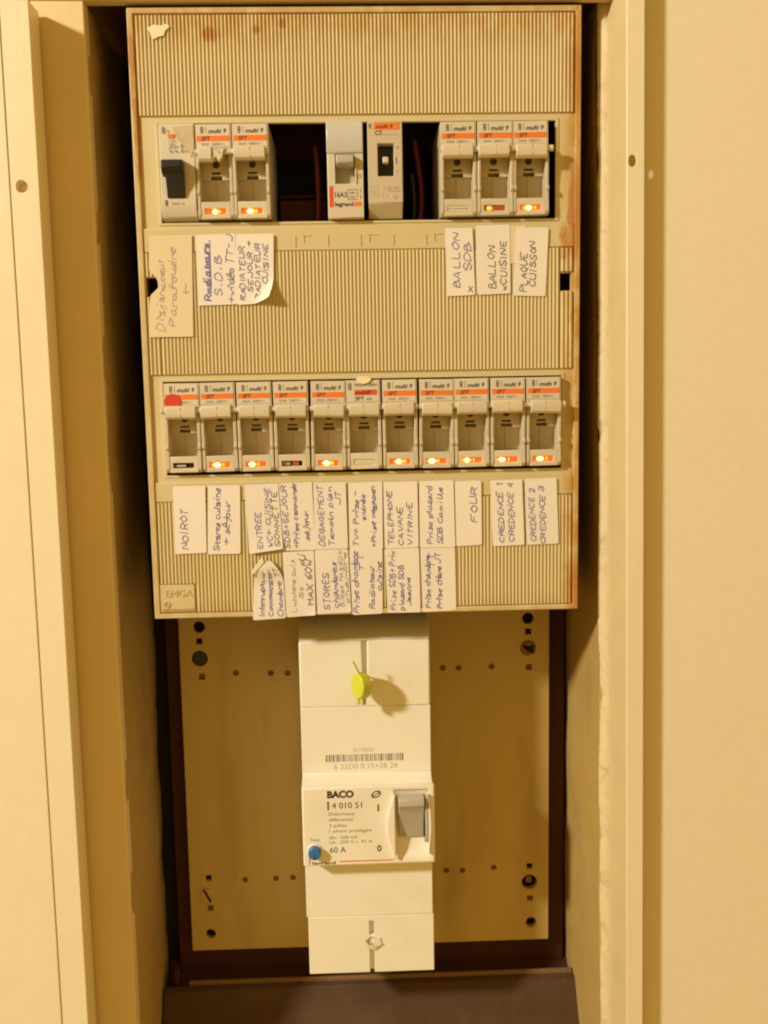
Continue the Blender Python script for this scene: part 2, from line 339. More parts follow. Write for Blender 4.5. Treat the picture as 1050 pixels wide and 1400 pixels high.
for x, y in sq[1::2]: sub(B().box(x - 1.82, x + 1.82, y - 1.82, y + 1.82, -72.5, -70.2), *PO).build('hole_plug', 'rust', pl)
for x, y in small: sub(B().cyl((x, y, -72.6), (x, y, -69.6), 1.78, n=12), *PO).build('hole_plug', 'rust', pl)
sub(B().cyl((-98.4, -39.8, -73), (-98.4, -39.8, -69), 4.4).box(-98.9, -97.9, -43, -36.6, -69, -68.85), *PO).build('screw_head', 'black', pl)
s_ = B().cyl((95.0, -38.5, -68.2), (95.0, -38.5, -66.9), 4.8, 4.4)
sub(s_, *PO).build('screw_head', 'rust', pl, .3)
sub(B().pz([(91.5, -36.2), (95.2, -37.2), (98.2, -36.4), (97.6, -39.6), (98.8, -41.2), (95.5, -40.6), (92.6, -38.6)], -66.9, -66.3), *PO).build('screw_slot', 'dark', pl)
sub(B().cyl((-99.4, -187, -68.2), (-99.4, -187, -67.4), 5.0, 4.7), *PO).build('screw_head', 'plate', pl, .3)
sub(B().pz([(-102.0, -183.0), (-100.9, -182.6), (-97.0, -190.2), (-98.2, -190.9)], -67.4, -67.2), *PO).build('screw_slot', 'dark', pl)
sub(B().box(94.2, 97.6, -186.5, -182.5, -72, -71), *PO).build('keyhole', 'rust', pl)
tag(pl, 'tan plastic mounting plate with rows of holes behind the white main switch', 'mounting plate')

# ------------------------------------------------------------------ cream distribution board cover
cv = empty('cover_panel', (0, 0, 0))
OPEN1 = rect(-96.2, 96.4, 196.2, 242.6); OPEN2 = rect(-99.2, 99.8, 73.0, 119.6)
SL1, SL2 = rect(-105.2, -99.6, 161.3, 170.2), rect(98.8, 104.2, 161.2, 169.8)
B().sheet(rect(-108.5, 108.5, 0, 295.4), [OPEN1, OPEN2, SL1, SL2], -3.6, -1.6).build('face_plate', 'cover', cv, .25)
B().sheet(rect(-108.5, 108.5, 0, 295.4), [rect(-105.6, 105.8, 2.6, 292.6)], -1.6, -.1, back=False).build('rim', 'cover', cv, .5)
sk = B()
sk.box(-108.4, -106.4, .1, 295.3, -16, -3.6).box(106.4, 108.4, .1, 295.3, -16, -3.6).box(-106.4, 106.4, 293.2, 295.3, -16, -3.6).box(-106.4, 106.4, .1, 2.1, -16, -3.6)
sk.build('skirt', 'cover', cv)
def ribs(x0, x1, y0, y1, cut=None):
    p = 1.82; n = int((x1 - x0) / p); p = (x1 - x0) / n; b = B(); prof = [(0, 0), (.16, .02), (.30, .55), (.42, .82), (.55, .88), (.68, .82), (.80, .55), (.94, .02), (1, 0)]
    for i in range(n):
        a, c = y0, y1
        if cut and x0 + i * p < cut[0]: a = cut[1]
        xs = [(x0 + (i + q[0]) * p, -1.05 + q[1] * .86) for q in prof]; k = len(xs)
        b.add([(x, a, z) for x, z in xs] + [(x, c, z) for x, z in xs] + [(xs[0][0], a, -1.6), (xs[-1][0], a, -1.6), (xs[0][0], c, -1.6), (xs[-1][0], c, -1.6)],
              [(j, j + 1, k + j + 1, k + j) for j in range(k - 1)] + [tuple([2 * k, 2 * k + 1] + list(range(k - 1, -1, -1))), tuple([2 * k + 3, 2 * k + 2] + list(range(k, 2 * k)))])
    return b
for a in ((-104.9, 105.1, 246.3, 291.9, None), (-98.9, 98.3, 123.2, 182, None), (-105, 105.2, 3.2, 59.4, (-87.5, 17.8))):
    r = ribs(*a).build('rib_field', 'cover', cv, smooth=50); r['kind'] = 'stuff'
for x0, x1 in ((-105.3, -99.4), (98.9, 105.1)):
    for y0, y1 in ((123.2, 160.8), (170.6, 182)):
        if x1 - x0 > 1: r = ribs(x0, x1, y0, y1).build('rib_field', 'cover', cv, smooth=50); r['kind'] = 'stuff'
B().box(-105.4, 105.6, 182.4, 193.6, -1.6, -.75).build('label_strip', 'cover', cv, .3)
B().box(-105.4, 105.6, 59.8, 69.4, -1.6, -.75).build('label_strip', 'cover', cv, .3)
B().box(-105.4, -87.8, 3.2, 17.4, -1.6, -.6).build('maker_pad', 'cover', cv, .3)
em = B(); text(em, 'EMGA', -102.5, 11.2, -.56, 3.6, 13.5); text(em, '©', -103.6, 5.6, -.56, 3.2)
eo = em.build('embossed_maker_mark', 'cover', cv, smooth=0); so = eo.modifiers.new('thick', 'SOLIDIFY'); so.thickness = .35 * S; so.offset = 1
tk = B()
for i in range(17): tk.box(-104.4 + i * 1.0, -104.05 + i * 1.0, 3.3, 5.0, -.6, -.2)
tk.build('scale_ticks', 'cover', cv)
cr = B()
for i in range(13):
    x = -95.7 + 16.0 * i
    if -40 < x < 95: cr.box(x - .2, x + .2, 184, 189.5, -.75, -.45)
    if i % 2 == 0 and -40 < x < 36: cr.box(x + 4, x + 4.4, 186, 189.5, -.75, -.45).box(x + 4, x + 8, 189.2, 189.6, -.75, -.45)
cr.build('embossed_grid', 'cover', cv)
for O in (OPEN1, OPEN2):                                       # lips around the two module windows
    (x0, y0), (x1, _), (_, y1), _q = O
    B().sheet(rect(x0 - 1.4, x1 + 1.4, y0 - 1.2, y1 + 1.2), [O], -1.6, -1.15, back=False).build('window_lip', 'cover', cv, .2)
tag(cv, 'ribbed cream distribution board cover with two module windows and rust stains', 'cover panel')

bx = empty('enclosure_box', (0, 0, -66)); EO = (0, 0, -66)
sub(B().box(-106, -104, 1, 293, -67, -16), *EO).build('side_panel', 'box', bx)
sub(B().box(104, 106, 1, 293, -67, -16), *EO).build('side_panel', 'box', bx)
sub(B().box(-104, 104, 291, 293, -67, -16), *EO).build('top_panel', 'box', bx)
sub(B().box(-104, 104, 1, 291, -67, -64), *EO).build('back_panel', 'box', bx)
for y in (219, 96):
    sub(B().px([(y - 17, -56), (y - 17, -54), (y - 12, -54), (y - 12, -48), (y + 12, -48), (y + 12, -54), (y + 17, -54), (y + 17, -56)], -103, 103), *EO).build('rail', 'dark', bx)  # rails coloured black, imitating the shade inside the enclosure
sub(B().box(-41, -17, 196, 213, -46, -34).box(-41, -17, 213.6, 214.6, -44, -31), *EO).build('busbar_block', 'box', bx, .6)
tag(bx, 'dark red brown enclosure behind the module windows', 'enclosure')
cb = B().tube([(30.5 + 2.2 * math.sin(i / 3.2), 193 + i * 4, -26 - 6 * math.sin(i / 5)) for i in range(13)], 1.5).build('cable', 'redw'); tag(cb, 'dark red cable in the gap right of the black window contactor', 'cable')
cb = B().tube([(27.5 + 1.4 * math.sin(i / 4), 193 + i * 2.6, -30) for i in range(13)], 1.2).build('cable', 'bluew'); tag(cb, 'dark blue cable beside the red one in the right gap', 'cable')
cb = B().tube([(-22 + 1.2 * math.sin(i / 4), 194 + i * 3.7, -30) for i in range(13)], 1.4).build('cable', 'redw'); tag(cb, 'dark red cable in the gap left of the grey lever breaker', 'cable')

# ------------------------------------------------------------------ fuse carriers
def logo(b, x, y, z, h):
    for cy, r in ((y + h * .70, h * .27), (y + h * .24, h * .25)):
        n = 14
        b.add([(x + r * k * .85 * math.cos(6.2832 * i / n), cy + r * k * math.sin(6.2832 * i / n), z) for k in (.55, 1.05) for i in range(n)], [(i, (i + 1) % n, n + (i + 1) % n, n + i)[::-1] for i in range(n)])
    return b
FP = empty('fuse_carrier')
B().px([(44.5, -44), (44.5, 1.6), (44.0, 2.2), (31, 2.2), (31, -9.2), (0.2, -9.2), (0.2, -44)], .2, 17.5).build('body', 'carrier', FP, .25)
for x0, x1 in ((.12, 1.75), (15.95, 17.58)):
    B().px([(33, 2.9), (26, 3.2), (14.6, 2.3), (13.6, 3.5), (12.2, 3.5), (11.2, 2.4), (2, 2.6), (.3, 1.0), (.3, -9.2), (33, -9.2)], x0, x1).build('side_rail', 'carrier', FP, .35)
B().sheet(rect(1.75, 15.95, .25, 8.3), [rect(3.3, 13.6, 2.5, 5.1)], -9.2, 2.3).build('lower_block', 'handle', FP, .35)
B().px([(20, -9.1), (20, -5.6), (17, -6.9), (14, -7.6), (11, -7.4), (8.4, -6.6), (8.4, -9.1)], 1.75, 15.95).build('fuse_drawer', 'drawer', FP)
B().px([(8.4, -9.1), (19.6, -9.1), (19.6, -5.5), (14, -7.4), (8.4, -6.4)], 8.65, 8.8).build('drawer_rib', 'drawer', FP)
lat = B().sheet([(1.75, 19.6), (6.0, 19.6), (6.0, 21.6), (11.6, 21.6), (11.6, 19.6), (15.95, 19.6), (15.95, 31), (1.75, 31)], [rect(6.5, 11.1, 22.4, 23.5), circ(8.8, 27.0, 1.75, 16)], -6.4, -3.6).build('latch_plate', 'drawer', FP, .25)
B().px([(33.2, 2.2), (33.4, 5.4), (32.6, 6.6), (30, 7.0), (27.9, 6.6), (26.8, 5.4), (26.8, 3.2), (28, 2.2)], 1.0, 15.9).build('pull_handle', 'handle', FP, .3)
B().box(8.55, 8.7, 27.6, 32.6, 6.5, 6.95).build('handle_seam', 'carrier', FP)
B().cyl((-.15, 30.9, 4.4), (17.75, 30.9, 4.4), 1.25, n=14).build('pivot_pin', 'handle', FP, .2)
st = B().box(.9, 16.7, 33.9, 44.1, 2.2, 2.36).build('sticker', 'sticker', FP)
B().box(.9, 16.7, 36.4, 39.0, 2.36, 2.42).build('stripe', 'orange', st)
PR = B(); logo(PR, 3.6, 40.0, 2.46, 3.2); text(PR, 'multi 9', 6.6, 40.1, 2.46, 2.1, 8.6, shear=.25, bold=.015); text(PR, 'SFT', 3.2, 36.8, 2.46, 1.8, 4.4, shear=.2, bold=.02); PR.box(5.45, 5.6, 40.0, 43.2, 2.44, 2.46)
PR.build('print', 'ink', st, smooth=0)
P2 = B(); text(P2, '20A 380V~', 3.0, 34.5, 2.46, 1.15, 11.5); P2.build('rating_print', 'greyink', st, smooth=0)
lens_me = B().box(3.35, 13.55, 2.55, 5.05, .4, 1.5).mesh('lens')
void_me = B().box(3.35, 13.55, 2.55, 5.05, -1, .2).mesh('slot')  # slot floor, recess shade put into its black colour
hot_me = B().ell((0, 3.75, 1.5), 1.45, 1.0, .6).mesh('hot'); wide_me = B().ell((0, 3.75, 1.35), 2.9, 1.15, .35).mesh('wide'); tick_me = B().ell((0, 3.75, 1.5), .42, 1.05, .5).mesh('tick')
def part(name, me, m, parent, x=0):
    if not me.materials: me.materials.append(MT[m])
    o = bpy.data.objects.new(name, me); COL.objects.link(o); o.parent = parent; o.location.x = x * S
    if me.materials[0] != MT[m]:
        o.material_slots[0].link = 'OBJECT'; o.material_slots[0].material = MT[m]
    return o
def lamp_in(r, kind, x):
    if kind == 'on':
        part('indicator_lens', lens_me, 'lens', r); h_ = part('neon_lamp', hot_me, 'neon', r, x); h_.scale.x = rng.uniform(.7, 1.15); h_.scale.z = rng.uniform(.8, 1); h_.location.z = 3.75 * S * (1 - h_.scale.z); part('neon_halo', wide_me, 'neonmid', r, x + rng.uniform(-.8, .9)).scale.x = rng.uniform(.75, 1.15)
        if x < 8: part('neon_electrode', tick_me, 'neonmid', r, x + 3.4)
    elif kind == 'low':
        part('indicator_lens', lens_me, 'lensdim', r); part('neon_lamp', hot_me, 'neonlow', r, x)
    elif kind == 'dull':
        part('fuse_window', void_me, 'dark', r, 0); B().box(8.6, 11.8, 2.7, 4.9, .2, 1.2).build('indicator_lens', 'lensdim', r); B().box(3.5, 7.6, 3.0, 4.6, .2, .7).build('fuse_cap', 'lever', r, .2)
    elif kind == 'dark':
        part('fuse_window', void_me, 'dark', r); B().box(4, 9.5, 3.0, 4.2, .2, .9).build('fuse_cap', 'lever', r, .2); B().box(10.6, 13, 2.8, 4.6, .2, .6).build('fuse_cap', 'black', r, .2)
    elif kind == 'blank':
        B().box(3.35, 13.55, 2.55, 5.05, -1, 1.9).build('slot_cover', 'handle', r, .2)
    elif kind == 'louvre':
        B().box(3.35, 13.55, 2.55, 3.68, -1, 2.0).build('louvre', 'handle', r, .15); B().box(3.35, 13.55, 3.88, 5.05, -1, 2.0).build('louvre', 'handle', r, .15); part('fuse_window', void_me, 'dark', r)
rng = random.Random(3)
G1, G2 = 'fuse carriers in the upper row', 'fuse carriers in the lower row'
row2 = [('leftmost fuse carrier of the lower row with a red dot and unlit slot', 'dark', 0), ('lit fuse carrier in lower row directly right of the red dot one', 'on', 7.0), ('lit fuse carrier third from the left in the lower row', 'on', 6.4),
        ('fuse carrier with dull unlit red window, fourth from left in lower row', 'dull', 0), ('lit fuse carrier immediately left of the one with the red maker sticker', 'on', 7.4), ('fuse carrier with red maker sticker and blank lower block in lower row', 'blank', 0),
        ('lit fuse carrier immediately right of the one with the red maker sticker', 'on', 7.8), ('lit fuse carrier fourth from the right end of the lower row', 'on', 6.4), ('lit fuse carrier third from the right above the paper reading FOUR', 'on', 6.2),
        ('lit fuse carrier second from the right above CREDENCE 1 label', 'on', 5.8), ('lit fuse carrier at the right end of the lower row', 'on', 7.0)]
row1 = [(-78.0, 'upper row fuse carrier with chipped handle beside the black rocker breaker', 'on', 8.0), (-60.4, 'lit upper row fuse carrier left of the wide dark gap', 'on', 7.4), (39.6, 'unlit upper row fuse carrier right of the dark gap with cables', 'louvre', 0),
        (57.4, 'weakly lit middle fuse carrier above the BALLON CUISINE label', 'low', 6.0), (75.0, 'brightly lit fuse carrier at the right end of the upper row', 'on', 7.6)]
def carrier(x, y, lab, kind, lx, grp, special=None):
    r = copy_tree(FP); r.location = W(x, y, rng.uniform(-.35, .35)); tag(r, lab, 'fuse carrier', grp)
    r.rotation_euler.y = math.radians(rng.uniform(-.7, .7)); r.rotation_euler.z = math.radians(rng.uniform(-1, 1))
    hd_ = [c for c in r.children if c.name.startswith('pull_handle')][0]; hd_.rotation_euler.y = math.radians(rng.uniform(-1.6, 1.6)); hd_.location.z = rng.uniform(-.4, .3) * S
    lamp_in(r, kind, lx); return r
rows2 = [carrier(-98.6 + 18 * i, 74.3, a, k, lx, G2) for i, (a, k, lx) in enumerate(row2)]
rows1 = [carrier(x, 197.0, a, k, lx, G1) for x, a, k, lx in row1]
for o in list(FP.children_recursive): bpy.data.objects.remove(o)
bpy.data.objects.remove(FP)
def kid(r, n): return [c for c in r.children if c.name.split('.')[0] == n][0]
# sixth carrier of the lower row: older sticker
s6 = kid(rows2[5], 'sticker')
for c in list(s6.children): bpy.data.objects.remove(c)
B().box(4.6, 15.8, 37.0, 39.7, 2.36, 2.42).build('stripe', 'redor', s6)
q = B(); logo(q, 2.4, 39.6, 2.46, 3.6); text(q, 'MERLIN GERIN', 4.8, 41.4, 2.46, 1.3, 11); text(q, 'multi9', 5.2, 37.4, 2.46, 1.9, 7.6, bold=.015); text(q, 'SFT', 4.8, 34.5, 2.46, 1.8, 4.6, bold=.02); text(q, '20A', 10.4, 34.6, 2.46, 1.1, 3)
q.build('print', 'ink', s6, smooth=0)
B().cyl((-1.0, 30.9, 4.4), (.2, 30.9, 4.4), 1.5, n=14).build('pivot_end', 'handle', rows2[0], .2); B().cyl((17.6, 30.9, 4.4), (19.2, 30.9, 4.4), 1.5, n=14).build('pivot_end', 'handle', rows2[10], .2); B().cyl((17.6, 30.9, 4.4), (19.4, 30.9, 4.4), 1.5, n=14).build('pivot_end', 'handle', rows1[4], .2)
# chipped handle on the first upper carrier
hh = kid(rows1[0], 'pull_handle'); hh.data = B().px([(33.4, 2.2), (33.6, 6.0), (32.8, 7.2), (30, 7.5), (27.6, 7.1), (26.5, 6.0), (26.5, 3.2), (28, 2.2)], 1.7, 8.2).pz([(8.2, 26.6), (10.2, 28.8), (11.4, 26.2), (13.2, 28.6), (14.2, 33.2), (12.4, 29.8), (10.8, 31.4), (8.2, 33.2)], 2.2, 6.6).mesh('pull_handle'); hh.data.materials.append(MT['handle'])
dot = B().cyl((-94.2, 109.7, 2.45), (-94.2, 109.7, 2.75), 4.0, n=28).build('dot_sticker', 'redot'); tag(dot, 'round red dot sticker behind the handle of the leftmost lower fuse carrier', 'sticker')

# ------------------------------------------------------------------ other modules of the upper row
bk = empty('rocker_breaker', (-95.6, 197.0, 0))
B().px([(45, -44), (45, 1.4), (44, 2.0), (14, 2.4), (9, 2.6), (5, 2.6), (1.4, 1.0), (0, -2), (0, -44)], .2, 17.2).build('body', 'white2', bk, .4)
B().px([(27.6, 2.0), (27.2, 6.5), (26.2, 8.4), (23.4, 8.8), (21.5, 7.2), (14, 4.4), (10.4, 3.6), (9.8, 2.0)], 3.4, 12.0).build('rocker', 'black', bk, .5)
B().px([(27.4, 6.0), (26.4, 8.9), (23.2, 9.2), (20.4, 6.6), (19.6, 3), (27.4, 3)], 1.8, 11.2).build('rocker_grip', 'black', bk, .5)
wp = B().pz([(7, 43), (16.8, 44), (16.8, 33), (15.4, 29), (14, 31.5), (11, 35), (8.6, 38.5)], 2.3, 2.5).build('worn_sticker', 'drawer', bk)
q = B(); logo(q, 2.6, 40.2, 2.5, 3.0); text(q, 'n', 4.4, 40.6, 2.5, 1.6); text(q, 'C C', 5.2, 31.4, 2.7, 3.0, 4); q.pz([(11.2, 35), (10.6, 34.2), (11.8, 34.2)], 2.66, 2.68).box(11.05, 11.35, 32.0, 34.2, 2.66, 2.68).pz([(11.2, 31.2), (10.6, 32), (11.8, 32)], 2.66, 2.68); text(q, 'on', 12.4, 31.6, 2.6, 1.0); logo(q, 2.8, 6.5, 2.75, 2.8)
q.build('print', 'ink', bk, smooth=0)
q = B(); text(q, 'C60', 5.2, 36.4, 2.6, 1.2); text(q, '16A', 5.2, 34.7, 2.6, 1.2); text(q, '24521 A', 5.2, 7.0, 2.75, 1.1, 6.2); q.build('small_print', 'greyink', bk, smooth=0)
B().box(4.6, 7.6, 38.2, 40.0, 2.36, 2.5).build('stripe', 'orange', bk)
tag(bk, 'white breaker with black rocker at the left end of the upper row', 'breaker')

lg = empty('lever_breaker', (-15.4, 196.6, 0))
B().sheet(rect(.2, 17.6, .2, 45.4), [rect(4.0, 13.6, 16.6, 30.2)], -8, 2.0).build('body', 'white2', lg, .5)
B().box(.2, 17.6, .2, 45.4, -44, -8.2).build('housing', 'white2', lg)
B().px([(45.6, 1), (45.6, 2.6), (44.6, 3.2), (31.8, 3.0), (30.6, 2.4), (30.6, 1)], .1, 17.7).build('clear_cover', 'clear', lg, .4)
B().px([(30, -8), (30, -1.6), (24, -3.6), (17, -2.8), (16.8, -8)], 4.1, 13.5).build('lever_well', 'lever', lg)
B().px([(29.6, -2), (29.6, 4.0), (28.6, 6.0), (25.6, 6.2), (24.6, 4.6), (24.4, -3.5)], 4.5, 13.1).build('lever', 'lever', lg, .5)
B().box(13.7, 14.3, 16.4, 24.5, 2.0, 2.6).build('well_rim', 'handle', lg, .2)
B().box(1.0, 2.9, 5.6, 15.4, 2.0, 2.1).build('side_stripe', 'redor', lg)
B().box(12.9, 16.4, 5.9, 7.9, 2.0, 2.1).build('stripe', 'orange', lg)
q = B(); text(q, '16A3', 3.7, 10.2, 2.08, 2.4, 5.6, bold=.012); text(q, 'legrand', 3.6, 6.0, 2.08, 1.9, 8.9, bold=.025); text(q, 'I', 15.1, 24.0, 2.08, 1.8); text(q, 'O', 14.7, 19.0, 2.08, 1.8)
for a in ((9.8, 14.6, 13.6, 13.8), (9.8, 14.6, 8.9, 9.1), (9.8, 10.0, 8.9, 13.8), (14.4, 14.6, 10, 13.8), (16.0, 16.2, 12.2, 14.2), (16.0, 16.2, 9.2, 11.2)): q.box(a[0], a[1], a[2], a[3], 2.02, 2.08)
q.build('print', 'ink', lg, smooth=0)
q = B(); text(q, '400', 10.7, 11.6, 2.08, 1.2); text(q, '1500', 10.5, 9.6, 2.08, 1.1); q.build('small_print', 'greyink', lg, smooth=0)
tag(lg, 'white breaker with grey lever and clear cover in the middle of the upper row', 'breaker')

ct = empty('contactor', (4.3, 197.2, 0))
B().sheet([(.2, 6.5), (17.0, 6.5), (17.0, 44.6), (.2, 44.6)], [rect(5.0, 12.8, 19.2, 34.4)], -8, 2.2).build('body', 'carrier', ct, .4)
B().px([(6.5, 2.2), (4.6, .6), (0, -3.4), (0, -8), (6.5, -8)], .4, 16.8).build('lower_step', 'carrier', ct, .3)
B().box(.4, 16.9, .2, 44.4, -44, -8.1).build('housing', 'carrier', ct)
B().box(4.9, 12.9, 19.1, 34.5, -8, -3.4).build('window_floor', 'black', ct)
B().box(7.4, 10.2, 25.6, 28.4, -3.4, 1.6).build('peg', 'handle', ct, .4)
B().box(3.4, 15.6, 40.8, 44.2, 2.2, 2.34).build('stripe', 'orange', ct)
B().box(4.2, 15.0, 38.3, 38.5, 2.2, 2.26).build('rule_line', 'greyink', ct)
q = B(); text(q, 'multi 9', 4.2, 41.4, 2.4, 1.9, 8.2, shear=.2, bold=.015); text(q, 'CT', 3.9, 38.4, 2.3, 1.9, bold=.015); logo(q, 1.5, 41.4, 2.3, 2.2)
for i, s in enumerate(('II', '-', 'auto', '-', 'I')): text(q, s, 14.4, 31.8 - i * 2.8 if i != 2 else 25, 2.3, 1.2, rot=math.pi / 2 if i == 2 else 0)
q.build('print', 'ink', ct, smooth=0)
q = B()
for a in ((1.4, 1.6, 9.5, 14), (5.0, 5.2, 9.5, 14), (1.4, 5.2, 9.4, 9.6), (1.4, 5.2, 13.9, 14.1), (2.6, 4.0, 10.8, 12.6)): q.box(*a, 2.2, 2.26)
text(q, '2 2', 7.2, 12.6, 2.3, 1.8); text(q, '1 1', 7.2, 9.2, 2.3, 1.8); text(q, '25A 250V~', 10.0, 13.2, 2.3, 1.0, 5.8); text(q, 'AC7a 50Hz', 10.0, 11.6, 2.3, 1.0, 5.8); q.cyl((13.2, 9.4, 2.2), (13.2, 9.4, 2.27), 1.2, n=14)
q.build('small_print', 'faint', ct, smooth=0)
tag(ct, 'ivory contactor with orange band and black window right of the grey lever breaker', 'contactor')

# ------------------------------------------------------------------ white main switch below the cover
mw_ = empty('main_switch', (-2, -209.1, -67)); mw_.scale = (1.0163, .87, 1.0163); MO = (-2, -204, -66)
xl, xr = -36.6, 32.6
sub(B().sheet([(xl, -52.8), (xr, -52.8), (xr, -17), (-.6, -17), (-.9, -40.5), (-3.0, -40.5), (-3.3, -17), (xl, -17)], [], -15, -12), *MO).build('top_cover', 'white', mw_, .9, 3)
sub(B().px([(-17.0, -12.4), (-4, -32), (-4, -66), (-52.8, -66), (-52.8, -15.1), (-17.0, -15.1)], xl, xr), *MO).build('top_housing', 'white', mw_, .8)
sub(B().px([(-52.9, -12.25), (-89.6, -12.25), (-91, -9.4), (-92.4, -3.6), (-93.6, -1.2), (-94, -10), (-136.2, -10), (-136.8, -12.3), (-171.0, -12.3), (-171.0, -66), (-52.9, -66)], xl + .1, xr), *MO).build('middle_housing', 'white', mw_, .35)
n_ = 22; bowl = [(12.0, -134.2), (30.6, -134.2), (30.6, -95.4), (12.0, -95.4)]
sub(B().sheet(rect(xl, 33.4, -136.4, -92.9), [rect(12.2, 30.2, -133.6, -95.6)], -10, 0), *MO).build('front_plate', 'white', mw_, 1.0, 3)
b = B(); cols, rws = 8, 16                                      # hollowed bowl behind the lever
for j in range(rws + 1):
    for i in range(cols + 1):
        u, v = i / cols, j / rws; b.v.append((12.2 + 18 * u, -133.6 + 38 * v, -.3 - 9 * min(1, (math.sin(math.pi * v)) ** .6) * min(1, math.sin(math.pi * (0.06 + .88 * u)) ** .35) * .5))
b.f = [(j * (cols + 1) + i, j * (cols + 1) + i + 1, (j + 1) * (cols + 1) + i + 1, (j + 1) * (cols + 1) + i) for j in range(rws) for i in range(cols)]
sub(b, *MO).build('lever_bowl', 'white', mw_, smooth=80)
cres = [(12.3, -96.5)] + [(12.3 - 4.2 * math.sin(math.pi * t / 16), -96.5 - 36.5 * t / 16) for t in range(1, 16)] + [(12.3, -133)]
sub(B().pz(cres, 0, 3.0), *MO).build('left_crest', 'white', mw_, 1.4, 4)
cres = [(30.0, -97.5)] + [(30.0 + 1.5 * math.sin(math.pi * t / 10), -97.5 - 33 * t / 10) for t in range(1, 10)] + [(30.0, -131)]
sub(B().pz(cres, -1, 2.6), *MO).build('right_crest', 'white', mw_, .6)
sub(B().px([(-98.0, -8), (-98.4, 3.0), (-99.6, 5.0), (-102.6, 5.4), (-104.2, 3.8), (-108, 1.2), (-122.5, -2.4), (-123, -8)], 14.2, 27.8), *MO).build('lever', 'lever', mw_, .5)
sub(B().box(28.3, 29.9, -123.8, -99, -6, 2.4), *MO).build('lever_arm', 'lever', mw_, .5)
sub(B().box(28.05, 30.12, -124.4, -101, -6.5, .6), *MO).build('arm_slot', 'black', mw_)
sub(B().sheet([(xl + 1, -204), (-2.3, -204), (-2.3, -190.5), (.1, -190.5), (.1, -204), (xr + .4, -204), (xr + .4, -171.1), (xl + 1, -171.1)], [[(-2.4, -174.0), (-2.4, -182.2), (.2, -182.2), (.2, -174.0)], circ(-1.1, -186.2, 2.6)], -15, -12), *MO).build('bottom_cover', 'white', mw_, .8, 3)
sub(B().box(xl + 1.1, xr + .3, -203.9, -171.1, -66, -15.2), *MO).build('bottom_housing', 'white', mw_, .5)
sub(B().cyl((-1.1, -186.2, -15.1), (-1.1, -186.2, -13.2), 2.3), *MO).build('cover_screw', 'white', mw_, .3)
sub(B().tube([(-5.2, -184.4, -11.2), (-3.0, -187.2, -10.2), (-.4, -187.8, -9.6), (2.2, -185.8, -10.2), (3.4, -184.0, -11.6)], .35).tube([(-4.0, -189.0, -11.5), (-.5, -190.2, -10.8), (3.0, -188.5, -11.3)], .3).tube([(1.0, -189.4, -11), (4.6, -187.0, -11.2)], .3), *MO).build('seal_wire', 'handle', mw_)
sub(B().cyl((-30.4, -127.8, 0), (-30.4, -127.8, .7), 4.2, 3.9, 28), *MO).build('button_collar', 'white', mw_, .2)
bt = sub(B().cyl((-30.4, -127.8, .7), (-30.4, -127.8, 4.6), 3.5, 3.3, 28), *MO).build('test_button', 'bluep', mw_, .5)
sub(B().box(-30.7, -30.1, -131, -128.2, 4.6, 4.7), *MO).build('button_mark', 'ink', bt)
q = B()
q.box(-33.6, -32.9, -135.2, -130.6, 0, .06).box(-17.5, 11.0, -134.3, -133.75, 0, .06); sub(q, *MO).build('red_rule', 'redor', mw_, smooth=0)
q = B(); zt = .08
text(q, 'BACO', -23.2, -98.6, zt, 3.6, 14.0, bold=.05); q.box(-23.2, -22.4, -105.4, -100.6, 0, zt); text(q, '4 010 51', -20.8, -104.6, zt, 3.3, 15.8); text(q, 'I', 3.2, -106.6, zt, 3.6, bold=.03); text(q, '0', 2.6, -129.0, zt, 3.4, bold=.02); text(q, '60 A', -22.4, -129.0, zt, 3.1, 8.4)
text(q, 'legrand', -31.8, -135.4, zt, 1.7, 12.2, bold=.02)
nn_ = 24
def ring(b, x, y, rx, ry, t, z):
    c, s = math.cos(.5), math.sin(.5); vv = []
    for k in (1, 1 - t):
        for i in range(nn_):
            a, d = rx * k * math.cos(6.2832 * i / nn_), ry * k * math.sin(6.2832 * i / nn_); vv.append((x + a * c - d * s, y + a * s + d * c, z))
    b.add(vv, [(i, (i + 1) % nn_, nn_ + (i + 1) % nn_, nn_ + i) for i in range(nn_)])
ring(q, 2.6, -97.4, 2.7, 1.8, .32, zt); q.pz([(.8, -98.4), (1.2, -98.6), (4.4, -96.4), (4.0, -96.2)], .02, zt + .02)
sub(q, *MO).build('front_print', 'ink', mw_, smooth=0)
q = B()
for i, (s, w, dy) in enumerate((('Disjoncteur', 14.0, -108.4), ('différentiel', 12.6, -111.6), ('2 pôles', 9.2, -114.8), ('1 phase protégée', 22.4, -117.8), ('IΔn : 500 mA', 15.0, -121.4), ('Un : 250 V ~  Pc A', 22.6, -124.0))): text(q, s, -22.6, dy, zt, 1.7, w)
text(q, 'Test', -33.2, -122.4, zt, 1.8, 5.4); sub(q, *MO).build('small_print', 'greyink', mw_, smooth=0)
q = B(); rb = random.Random(11); x = -23.8
while x < 18:
    w = rb.choice((.35, .35, .6, .9)); q.box(x, x + w, -83.2, -79.2, -12.3, -12.22); x += w + rb.choice((.4, .4, .7))
sub(q, *MO).build('barcode', 'greyink', mw_, smooth=0)
q = B(); text(q, 'IX1/0022', -9.0, -77.8, -12.2, 1.9, 11); text(q, '6 22D0 0.15+28 24', -19.5, -88.2 + .9, -12.2, 3.0, 34)
for i in range(30): q.box(-25 + i * 1.35, -24.2 + i * 1.35, -140.6, -138.4, -12.3, -12.2)
sub(q, *MO).build('laser_print', 'faint', mw_, smooth=0)
tag(mw_, 'white main differential switch with blue test button below the ribbed cover', 'main switch')

